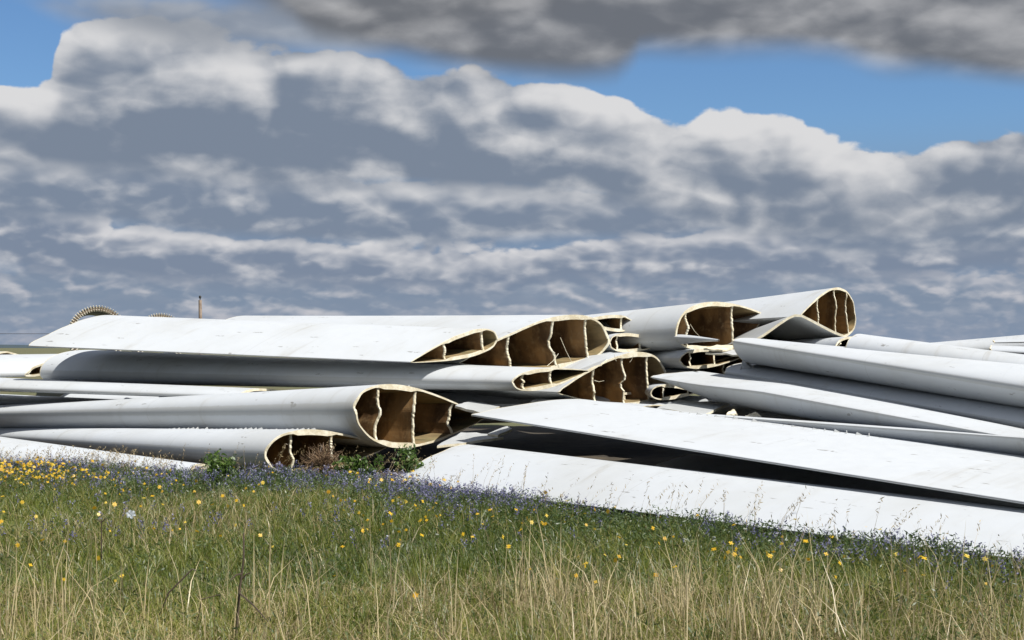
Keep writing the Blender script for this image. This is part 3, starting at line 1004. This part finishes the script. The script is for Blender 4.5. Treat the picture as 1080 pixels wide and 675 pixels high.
# ------------------------------------------------------------------ grass, flowers and weeds
def mat_plant(name, stops, trans=0.3, rough=0.7):
    m_ = bpy.data.materials.new(name)
    m_.use_nodes = True
    nt = m_.node_tree
    nt.nodes.clear()
    g = Nodes(nt)
    at_ = g.new('ShaderNodeAttribute', attribute_name='tint')
    ramp = g.new('ShaderNodeValToRGB')
    el_ = ramp.color_ramp.elements
    while len(el_) < len(stops):
        el_.new(0.5)
    for e, (p, c) in zip(el_, stops):
        e.position = p; e.color = (*c, 1)
    nt.links.new(at_.outputs['Fac'], ramp.inputs[0])
    d = g.new('ShaderNodeBsdfDiffuse'); d.inputs['Roughness'].default_value = 0.6
    tr = g.new('ShaderNodeBsdfTranslucent')
    nt.links.new(ramp.outputs[0], d.inputs[0]); nt.links.new(ramp.outputs[0], tr.inputs[0])
    mx = g.new('ShaderNodeMixShader'); mx.inputs[0].default_value = trans
    nt.links.new(d.outputs[0], mx.inputs[1]); nt.links.new(tr.outputs[0], mx.inputs[2])
    gl = g.new('ShaderNodeBsdfGlossy'); gl.inputs['Roughness'].default_value = 0.45
    mx2 = g.new('ShaderNodeMixShader'); mx2.inputs[0].default_value = 0.04
    nt.links.new(mx.outputs[0], mx2.inputs[1]); nt.links.new(gl.outputs[0], mx2.inputs[2])
    out = g.new('ShaderNodeOutputMaterial')
    nt.links.new(mx2.outputs[0], out.inputs['Surface'])
    return m_


GREEN = mat_plant('green_grass', [(0.0, (0.055, 0.095, 0.014)), (0.45, (0.155, 0.20, 0.028)), (0.8, (0.28, 0.29, 0.055)), (1.0, (0.48, 0.42, 0.15))], 0.42)
TAN = mat_plant('dry_grass', [(0.0, (0.24, 0.175, 0.09)), (0.5, (0.46, 0.365, 0.195)), (1.0, (0.72, 0.62, 0.38))], 0.3)
LEAF = mat_plant('weed_leaf', [(0.0, (0.05, 0.10, 0.02)), (0.6, (0.11, 0.19, 0.035)), (1.0, (0.20, 0.27, 0.07))], 0.4)
GREYLEAF = mat_plant('flower_foliage', [(0.0, (0.05, 0.09, 0.026)), (0.6, (0.11, 0.16, 0.05)), (1.0, (0.19, 0.23, 0.085))], 0.4)
BLUE = mat_plant('blue_petal', [(0.0, (0.10, 0.10, 0.20)), (0.6, (0.19, 0.185, 0.34)), (1.0, (0.50, 0.50, 0.60))], 0.3)
YELLOW = mat_plant('yellow_petal', [(0.0, (0.62, 0.36, 0.015)), (0.6, (0.82, 0.56, 0.03)), (1.0, (0.88, 0.70, 0.14))], 0.3)
WHITEP = mat_plant('white_petal', [(0.0, (0.30, 0.34, 0.37)), (1.0, (0.50, 0.54, 0.56))], 0.3)
TWIG = mat_plant('dead_twig', [(0.0, (0.045, 0.034, 0.024)), (1.0, (0.13, 0.10, 0.07))], 0.0)
TUMBLE = mat_plant('tumbleweed_twig', [(0.0, (0.12, 0.075, 0.045)), (1.0, (0.30, 0.20, 0.12))], 0.1)

FX = np.array([-30, -9.9, -4.0, -3.1, -2.9, -1.9, -1.38, 4.42, 8.0, 30.0])
FY = np.array([27, 20.4, 17.5, 17.5, 17.9, 17.4, 16.3, 9.75, 5.8, 5.0])


def front(x):
    """how far the meadow reaches before the blades lie on it"""
    return np.interp(x, FX, FY)


def vnoise(x, y, s, seed):
    r = np.random.default_rng(seed)
    out = np.zeros_like(x)
    for k in range(6):
        a = r.uniform(0, 2 * PI); f = s * (0.6 + 0.35 * k)
        out += np.sin((x * math.cos(a) + y * math.sin(a)) * f + r.uniform(0, 6.28)) / (1 + 0.4 * k)
    return out / 2.6


def scatter(n, y0, y1, power=1.0, margin=0.10, near=None, wide=0.40):
    """points of the meadow between the distances y0 and y1, inside a wedge round the view"""
    u = RNG.random(n)
    y = (y0 ** power + u * (y1 ** power - y0 ** power)) ** (1.0 / power)
    x = RNG.uniform(-1, 1, n) * (wide * y + 1.2)
    if near is not None:
        y = front(x) - np.abs(RNG.normal(0, near, n)) - RNG.random(n) * 0.1
    keep = (y < front(x) + margin) & (y > 4.5)
    return x[keep], y[keep]


def ribbons(name, x, y, h, w, bend, mat_, tint, label, cat_=None, z0=None, lean_dir=None, tilt=None):
    """tapered two-segment blades of grass, all in one mesh"""
    n = len(x)
    phi = RNG.uniform(0, 2 * PI, n) if lean_dir is None else lean_dir
    psi = phi + RNG.uniform(0.6, 2.5, n)
    z = ground_z(x, y) - 0.01 if z0 is None else z0
    d = np.stack([np.cos(phi), np.sin(phi)], -1)
    s = np.stack([np.cos(psi), np.sin(psi)], -1) * (w * 0.5)[:, None]
    V = np.zeros((n, 5, 3), dtype=np.float32)
    bx = bend * h
    for k, (f, wf) in enumerate(((0.0, 1.0), (0.55, 0.8))):
        cx = x + d[:, 0] * bx * f ** 1.7; cy = y + d[:, 1] * bx * f ** 1.7
        cz = z + h * f * (1 - 0.12 * bend * f)
        V[:, 2 * k, 0] = cx - s[:, 0] * wf; V[:, 2 * k, 1] = cy - s[:, 1] * wf; V[:, 2 * k, 2] = cz
        V[:, 2 * k + 1, 0] = cx + s[:, 0] * wf; V[:, 2 * k + 1, 1] = cy + s[:, 1] * wf; V[:, 2 * k + 1, 2] = cz
    V[:, 4, 0] = x + d[:, 0] * bx; V[:, 4, 1] = y + d[:, 1] * bx; V[:, 4, 2] = z + h * (1 - 0.25 * np.minimum(bend, 1.5))
    b0 = (np.arange(n) * 5)[:, None]
    loops = np.concatenate([b0 + np.array([[0, 1, 3, 2]]), b0 + np.array([[2, 3, 4]])], 1).ravel()
    st_ = np.stack([np.arange(n) * 7, np.arange(n) * 7 + 4], -1).ravel()
    tot = np.tile([4, 3], n)
    o = tri_mesh(name, V.reshape(-1, 3), loops, st_, tot, mat_, None, {'tint': np.repeat(np.clip(tint, 0, 1), 5)})
    if label:
        tag(o, label, cat_, None, 'stuff')
    return o


def quads(name, centre, a, b_, mat_, tint, parent=None, label=None, cat_=None):
    """small leaf faces: rhombus with half-axes a and b"""
    n = len(centre)
    V = np.stack([centre - a, centre + b_ * 0.8 - a * 0.05, centre + a, centre - b_ * 0.8 - a * 0.05], 1)
    if parent is not None:
        V = V - world_loc(parent)
    loops = np.arange(4 * n)
    o = tri_mesh(name, V.reshape(-1, 3), loops, np.arange(n) * 4, np.full(n, 4), mat_, parent, {'tint': np.repeat(np.clip(tint, 0, 1), 4)})
    if label:
        tag(o, label, cat_, None, 'stuff')
    return o


def rand_dirs(n, up=0.0):
    v = RNG.normal(0, 1, (n, 3)); v[:, 2] += up
    return v / np.linalg.norm(v, axis=1)[:, None]


def build_meadow():
    # ---- short green grass
    x, y = scatter(190000, 5.0, 20.6, 1.35)
    fd = front(x) - y
    pat = vnoise(x, y, 1.1, 3)
    h = RNG.uniform(0.09, 0.21, len(x)) * (1 + 0.25 * pat)
    h *= np.where(x < -1.4, np.clip(0.55 + 0.45 * np.clip(fd / 0.5, 0, 1), 0, 1), 1.1)
    tint = np.clip(0.42 + 0.30 * pat + RNG.normal(0, 0.24, len(x)) + 0.12 * np.clip((9 - y) / 3, 0, 1) + 0.08, 0, 1)
    ribbons('green_grass', x, y, h, RNG.uniform(0.004, 0.008, len(x)), RNG.uniform(0.2, 1.1, len(x)), GREEN, tint,
            'short green prairie grass covering the foreground', 'grass')
    # ---- fine dry grass mixed in, denser in patches and towards the viewer
    x, y = scatter(150000, 5.0, 19.5, 1.25)
    pat = vnoise(x, y, 0.9, 8)
    p = np.clip(0.24 + 0.55 * pat + 0.34 * np.clip((9.6 - y) / 2.5, -0.5, 1), 0.05, 1)
    p *= np.clip((front(x) - y) / 2.0, 0.15, 1)
    k = RNG.random(len(x)) < p
    x, y = x[k], y[k]
    h = RNG.uniform(0.10, 0.30, len(x))
    ribbons('fine_dry_grass', x, y, h, RNG.uniform(0.0025, 0.0055, len(x)), RNG.uniform(0.1, 1.3, len(x)), TAN, RNG.beta(2.0, 2.4, len(x)),
            'fine pale dry grass mixed through the meadow', 'dry grass')
    # ---- matted dry litter near the viewer
    x, y = scatter(26000, 4.8, 9.6, 1.0)
    h = RNG.uniform(0.08, 0.22, len(x))
    ribbons('dry_litter', x, y, h, RNG.uniform(0.003, 0.006, len(x)), RNG.uniform(1.2, 3.0, len(x)), TAN, RNG.beta(1.8, 2.6, len(x)),
            'matted dead straw low in the foreground', 'dry grass')
    # ---- tall straw in tufts along the bottom of the picture
    xs, ys, ph, hh = [], [], [], []
    nt_ = 210
    tx, ty = scatter(nt_ * 2, 5.0, 9.3, 1.0)
    dens = vnoise(tx, ty, 1.5, 21)
    for cx, cy, dn in zip(tx, ty, dens):
        left = cx / cy < -0.28; right = cx / cy > -0.02
        q = int(RNG.integers(2, 9) * (1.35 if (left or right) else 0.55) * (1 + 0.6 * dn))
        big = RNG.uniform(0.75, 1.1)
        for _ in range(max(0, q)):
            xs.append(cx + RNG.normal(0, 0.07)); ys.append(cy + RNG.normal(0, 0.07)); ph.append(RNG.uniform(0, 2 * PI))
            hh.append(RNG.uniform(0.26, 0.70) * big)
    xs, ys, ph, hh = map(np.array, (xs, ys, ph, hh))
    k = ys < front(xs) - 0.4
    xs, ys, ph, hh = xs[k], ys[k], ph[k], hh[k]
    ribbons('tall_straw', xs, ys, hh, RNG.uniform(0.004, 0.0075, len(xs)), np.abs(RNG.normal(0, 0.42, len(xs))) + 0.03, TAN, RNG.beta(4.0, 1.3, len(xs)),
            'tall pale straw stalks rising along the bottom of the picture', 'straw', lean_dir=ph)
    # ---- flowering grass heads that stand up in front of the white blades
    x, y = scatter(1500, 9, 20, 1.0, 0.0, near=0.45)
    k = RNG.random(len(x)) < np.where(x < -4.2, 1.0, np.where(x < -1.2, 0.25, 0.20))
    x, y = x[k], y[k]
    left = x < -4.0
    h = np.where(left, RNG.uniform(0.26, 0.46, len(x)), RNG.uniform(0.28, 0.60, len(x)))
    bend = RNG.uniform(0.15, 0.75, len(x))
    ld = RNG.normal(0.3, 0.9, len(x))
    ribbons('seeding_grass', x, y, h, RNG.uniform(0.003, 0.0055, len(x)), bend, TAN, RNG.beta(1.6, 2.4, len(x)) * 0.8,
            'thin seeding grass stalks standing in front of the white blades', 'grass', lean_dir=ld)
    # their drooping heads
    nk = 7
    cc, aa, bb = [], [], []
    z = ground_z(x, y)
    for j in range(nk):
        f = 0.72 + 0.28 * j / (nk - 1)
        px = x + np.cos(ld) * bend * h * f ** 1.7; py = y + np.sin(ld) * bend * h * f ** 1.7
        pz = z + h * f * (1 - 0.25 * bend * f)
        cc.append(np.stack([px, py, pz], -1) + RNG.normal(0, 0.006, (len(x), 3)))
        aa.append(rand_dirs(len(x), 1.2) * RNG.uniform(0.012, 0.026, (len(x), 1)))
        bb.append(rand_dirs(len(x)) * 0.006)
    quads('grass_seed_heads', np.concatenate(cc), np.concatenate(aa), np.concatenate(bb), TAN, RNG.beta(1.4, 3.0, nk * len(x)),
          None, 'drooping seed heads of the grasses against the blades', 'seed heads')

    # ---- wildflower foliage: dense band along the blades, thinner towards the viewer
    x1, y1 = scatter(5200, 8, 20, 1.0, 0.0, near=1.15)
    x2, y2 = scatter(2600, 7.0, 18, 1.1)
    x, y = np.concatenate([x1, x2]), np.concatenate([y1, y2])
    hp = np.concatenate([RNG.uniform(0.12, 0.27, len(x1)), RNG.uniform(0.08, 0.18, len(x2))])
    hp *= np.clip(0.5 + (front(x) - y) / 0.6, 0.5, 1)
    per = 16
    X = np.repeat(x, per) + RNG.normal(0, 0.055, len(x) * per)
    Y = np.repeat(y, per) + RNG.normal(0, 0.055, len(x) * per)
    Zf = RNG.random(len(X)) ** 0.8
    Z = ground_z(X, Y) + np.repeat(hp, per) * Zf
    a = rand_dirs(len(X), 0.5) * RNG.uniform(0.014, 0.028, (len(X), 1))
    b_ = np.cross(a, rand_dirs(len(X))); b_ /= (np.linalg.norm(b_, axis=1)[:, None] + 1e-6); b_ *= RNG.uniform(0.005, 0.010, (len(X), 1))
    tint = np.clip(np.repeat(0.45 + 0.3 * vnoise(x, y, 1.7, 40), per) + RNG.normal(0, 0.18, len(X)), 0, 1)
    quads('wildflower_foliage', np.stack([X, Y, Z], -1), a, b_, GREYLEAF, tint, None, 'small leaves of the wildflowers, thick along the blades', 'foliage')

    # ---- tufts of longer grass, in clumps, so the meadow is not even
    tx, ty = scatter(900, 6.0, 19.0, 1.1)
    m_ = 26
    X = np.repeat(tx, m_) + RNG.normal(0, 0.05, len(tx) * m_); Y = np.repeat(ty, m_) + RNG.normal(0, 0.05, len(tx) * m_)
    k = Y < front(X) - 0.02
    hs = (np.repeat(RNG.uniform(0.16, 0.36, len(tx)), m_) * RNG.uniform(0.6, 1.0, len(X)))[k]
    tt = (np.repeat(RNG.uniform(0.1, 0.85, len(tx)), m_) + RNG.normal(0, 0.1, len(X)))[k]
    X, Y = X[k], Y[k]
    ribbons('grass_tufts', X, Y, hs, RNG.uniform(0.004, 0.007, len(X)), RNG.uniform(0.2, 0.9, len(X)), GREEN, tt,
            'longer green grass growing in tufts over the meadow', 'grass')

    # ---- blue lupin-like spikes
    x1, y1 = scatter(5200, 8, 20, 1.0, 0.0, near=0.95)
    k = RNG.random(len(x1)) < np.where(x1 < 0.2, 1.0, 0.36)
    x1, y1 = x1[k], y1[k]
    x2, y2 = scatter(500, 11.0, 18, 1.6)
    x, y = np.concatenate([x1, x2]), np.concatenate([y1, y2])
    dens = vnoise(x, y, 1.3, 55)
    k = RNG.random(len(x)) < np.clip(0.62 + 0.6 * dens, 0.05, 1)
    x, y = x[k], y[k]
    hz = RNG.uniform(0.17, 0.31, len(x)) * np.clip(0.6 + (front(x) - y) / 0.8, 0.6, 1)
    per = 12
    f = np.tile(np.linspace(0.66, 1.0, per), len(x))
    ang = RNG.uniform(0, 2 * PI, len(f))
    rr = 0.020 * (1.25 - f)*2.2
    X = np.repeat(x, per) + np.cos(ang) * rr; Y = np.repeat(y, per) + np.sin(ang) * rr
    Z = ground_z(X, Y) + np.repeat(hz, per) * f
    a = rand_dirs(len(X), 0.3) * RNG.uniform(0.009, 0.015, (len(X), 1))
    b_ = rand_dirs(len(X)) * RNG.uniform(0.006, 0.010, (len(X), 1))
    tint = np.clip(0.25 + 0.35 * RNG.random(len(X)) + np.where(f > 0.95, 0.35, 0.0), 0, 1)
    quads('blue_flower_spikes', np.stack([X, Y, Z], -1), a, b_, BLUE, tint, None, 'blue-violet flower spikes in a band along the blades', 'flowers')
    ribbons('blue_flower_stems', x, y, hz * 0.95, np.full(len(x), 0.004), RNG.uniform(0, 0.1, len(x)), GREYLEAF, RNG.random(len(x)) * 0.6,
            'green stems of the blue-violet flower spikes', 'stems')

    # ---- yellow flowers: a patch at the left edge, small clusters elsewhere
    px, py = [], []
    for (cx, cy, sx, sy, n) in [(-5.6, 16.3, 0.55, 0.45, 300), (-6.3, 16.9, 0.5, 0.5, 160), (-4.9, 16.0, 0.6, 0.5, 26), (-3.9, 14.6, 0.5, 0.5, 14), (-1.25, 15.6, 0.35, 0.12, 26), (-0.6, 15.2, 0.4, 0.15, 16),
                                (-0.95, 13.0, 0.25, 0.35, 16), (-1.0, 11.6, 0.25, 0.3, 12), (0.35, 12.2, 0.5, 0.5, 16), (1.6, 10.6, 0.5, 0.5, 16), (-4.0, 11.0, 0.5, 0.5, 10), (-2.9, 12.6, 0.4, 0.4, 10), (2.6, 9.4, 0.4, 0.4, 10)]:
        px.append(RNG.normal(cx, sx, n)); py.append(RNG.normal(cy, sy, n))
    sx_, sy_ = scatter(260, 8.5, 18.0, 1.3)
    px.append(sx_); py.append(sy_)
    x, y = np.concatenate(px), np.concatenate(py)
    k = y < front(x) - 0.05
    x, y = x[k], y[k]
    hz = RNG.uniform(0.16, 0.30, len(x))
    z = ground_z(x, y) + hz
    nrm = rand_dirs(len(x), 1.0); nrm[:, 1] -= 0.5
    nrm /= np.linalg.norm(nrm, axis=1)[:, None]
    u = np.cross(nrm, rand_dirs(len(x))); u /= np.linalg.norm(u, axis=1)[:, None]
    v = np.cross(nrm, u)
    C_, A_, B_, T_ = [], [], [], []
    r_ = RNG.uniform(0.006, 0.0135, len(x))[:, None]
    tb = np.clip(RNG.normal(0.55, 0.25, len(x)), 0, 1)
    for q in range(6):
        an = 2 * PI * q / 6
        d = math.cos(an) * u + math.sin(an) * v
        e = -math.sin(an) * u + math.cos(an) * v
        C_.append(np.stack([x, y, z], -1) + d * r_ * 0.9 + nrm * 0.004 * (q % 2)); A_.append(d * r_); B_.append(e * r_ * 0.75); T_.append(tb)
    quads('yellow_flowers', np.concatenate(C_), np.concatenate(A_), np.concatenate(B_), YELLOW, np.concatenate(T_), None, 'small yellow daisy-like flowers, thickest at the left edge', 'flowers')
    ribbons('yellow_flower_stems', x, y, hz, np.full(len(x), 0.0035), np.full(len(x), 0.02), GREEN, RNG.random(len(x)) * 0.7,
            'thin green stems of the yellow flowers', 'stems')


build_meadow()


def weed(label, px, py, d, wdt, hgt, n, group='leafy weeds by the blade ends', mat_=LEAF, size=(0.022, 0.045)):
    base = at(px, py, d); base[2] = float(ground_z(base[0], base[1]))
    root = thing('leafy_weed', base, label, 'weed', group)
    ns = max(5, int(n / 55))
    mb = MB(); tips = []
    for s in range(ns):
        a = RNG.uniform(0, 2 * PI); lean = RNG.uniform(0.05, 0.5) * wdt
        top = base + np.array([math.cos(a) * lean, math.sin(a) * lean * 0.7, hgt * RNG.uniform(0.55, 1.0)])
        mid = base + (top - base) * 0.5 + np.array([0, 0, 0.05 * hgt])
        V, F = tube([base, mid, top], [0.006, 0.005, 0.003], 5)
        mb.add(V, F); tips.append((base, mid, top))
    st_ = mesh_obj('stem', mb.V, mb.F, LEAF, root)
    st_.data.attributes.new('tint', 'FLOAT', 'POINT')
    c, a_, b_ = [], [], []
    for i in range(n):
        p0, p1, p2 = tips[i % ns]
        f = RNG.random() ** 0.7
        p = p0 * (1 - f) ** 2 + 2 * p1 * f * (1 - f) + p2 * f * f
        c.append(p + RNG.normal(0, 0.16 * wdt * 0.45, 3) * np.array([1, 1, 0.6]))
    c = np.array(c); c[:, 2] = np.maximum(c[:, 2], base[2] + 0.01)
    a_ = rand_dirs(n, 0.45) * RNG.uniform(*size, (n, 1))
    b_ = np.cross(a_, rand_dirs(n)); b_ /= (np.linalg.norm(b_, axis=1)[:, None] + 1e-6); b_ *= RNG.uniform(size[0] * 0.4, size[1] * 0.45, (n, 1))
    quads('foliage', c, a_, b_, mat_, np.clip(RNG.normal(0.5, 0.25, n), 0, 1), root)
    return root


weed('bright green leafy weed in front of the lowest cut blade at left', 228, 500, 16.5, 0.50, 0.44, 800)
weed('low spreading weed left of the bright green leafy one', 188, 503, 16.8, 0.40, 0.20, 300)
weed('tall weed growing beside the brown tumbleweed', 366, 497, 16.8, 0.32, 0.50, 620)
weed('dark weed under the lip of the three-cell blade end', 392, 498, 16.8, 0.40, 0.42, 620)
weed('leafy weed below the holed broken panel', 432, 497, 16.4, 0.46, 0.52, 800)
weed('small weed at the left tip of the lowest front blade', 459, 492, 16.9, 0.26, 0.40, 260)


def tumbleweed():
    c = at(340, 481, 17.35)
    gz = float(ground_z(c[0], c[1]))
    base = np.array([c[0], c[1], gz])
    root = thing('tumbleweed', base, 'round brown tumbleweed lodged in the lowest cut blade end', 'tumbleweed')
    ctr = base + np.array([0, 0, 0.27])
    mb = MB()
    for i in range(420):
        d = rand_dirs(1)[0]
        p0 = ctr + d * RNG.uniform(0.0, 0.18)
        d2 = d + RNG.normal(0, 0.5, 3); d2 /= np.linalg.norm(d2)
        p1 = p0 + d2 * 0.09
        d3 = d2 + RNG.normal(0, 0.6, 3); d3 /= np.linalg.norm(d3)
        p2 = p1 + d3 * 0.07
        V, F = tube([p0, p1, p2], [0.0042, 0.003, 0.0018], 3)
        V = [np.array([v[0], v[1], max(v[2], gz + 0.005)]) for v in V]
        mb.add(V, F)
    o = mesh_obj('twigs', mb.V, mb.F, TUMBLE, root, attrs={'tint': np.repeat(RNG.random(420), 9)})
    o['kind'] = 'stuff'
    V, F = tube([base, ctr], [0.012, 0.008], 6)
    mesh_obj('stem', V, F, TUMBLE, root, attrs={'tint': np.zeros(len(V))})


tumbleweed()


def stalk(label, pts, r0, twigs=()):
    P = [at(*p) for p in pts]
    base = P[0].copy(); base[2] = float(ground_z(base[0], base[1]))
    root = thing('dead_stalk', base, label, 'dead stalk', 'dark dead stalks in the grass')
    V, F = tube([base] + P[1:], list(np.linspace(r0, r0 * 0.5, len(P))), 6)
    mesh_obj('stem', V, F, TWIG, root, attrs={'tint': RNG.random(len(V))})
    for a, b_ in twigs:
        V, F = tube([at(*a), 0.5 * (at(*a) + at(*b_)) + np.array([0, 0, 0.01]), at(*b_)], [r0 * 0.6, r0 * 0.5, r0 * 0.3], 5)
        mesh_obj('twig', V, F, TWIG, root, attrs={'tint': RNG.random(len(V))})
    return root


stalk('upright dark dead stalk with side twigs in the left foreground', [(248, 668, 7.9), (253, 620, 7.9), (257, 590, 7.9), (257, 562, 7.92)], 0.009,
      [((252, 625, 7.9), (283, 656, 7.7)), ((255, 605, 7.9), (243, 612, 7.8)), ((254, 612, 7.9), (264, 604, 7.9))])
stalk('leaning dark dead twig bent left of the upright stalk', [(160, 650, 8.6), (178, 625, 8.6), (203, 600, 8.6), (207, 602, 8.6)], 0.007)
stalk('short dark dead twig lying between the stalk and the leaning one', [(204, 640, 8.3), (213, 632, 8.3), (232, 627, 8.3)], 0.006)
stalk('thin dark weed stalk below the pale flower', [(107, 590, 10.9), (107, 570, 10.9), (107, 549, 10.9)], 0.007, [((107, 551, 10.9), (99, 548, 10.9)), ((107, 551, 10.9), (114, 547, 10.9))])


def pale_flower():
    c = at(138, 543, 11.6)
    base = np.array([c[0], c[1], float(ground_z(c[0], c[1]))])
    root = thing('pale_flower', base, 'single pale grey-white ragged flower in the left meadow', 'flower')
    V, F = tube([base, base + (c - base) * 0.5 + np.array([0.01, 0, 0]), c], [0.005, 0.0045, 0.004], 6)
    mesh_obj('stem', V, F, LEAF, root, attrs={'tint': np.full(len(V), 0.4)})
    nrm = np.array([0.2, -0.8, 0.5]); nrm /= np.linalg.norm(nrm)
    u = np.cross(nrm, [0, 0, 1.0]); u /= np.linalg.norm(u); v = np.cross(u, nrm)
    for q in range(6):
        an = 2 * PI * q / 6 + 0.3
        d = math.cos(an) * u + math.sin(an) * v; e = -math.sin(an) * u + math.cos(an) * v
        PV, PF = [], []
        for i, (f, w, cup) in enumerate(((0.003, 0.004, 0), (0.016, 0.010, 0.004), (0.030, 0.013, 0.012), (0.040, 0.006, 0.004))):
            for s_ in (-1, 0, 1):
                PV.append(c + d * f + e * w * s_ + nrm * (cup + 0.004 * abs(s_) + 0.003 * (q % 2)))
        for i in range(3):
            for s_ in range(2):
                PF.append((i * 3 + s_, i * 3 + s_ + 1, i * 3 + s_ + 4, i * 3 + s_ + 3))
        mesh_obj('petal', PV, PF, WHITEP, root, True, attrs={'tint': RNG.random(len(PV))})


pale_flower()
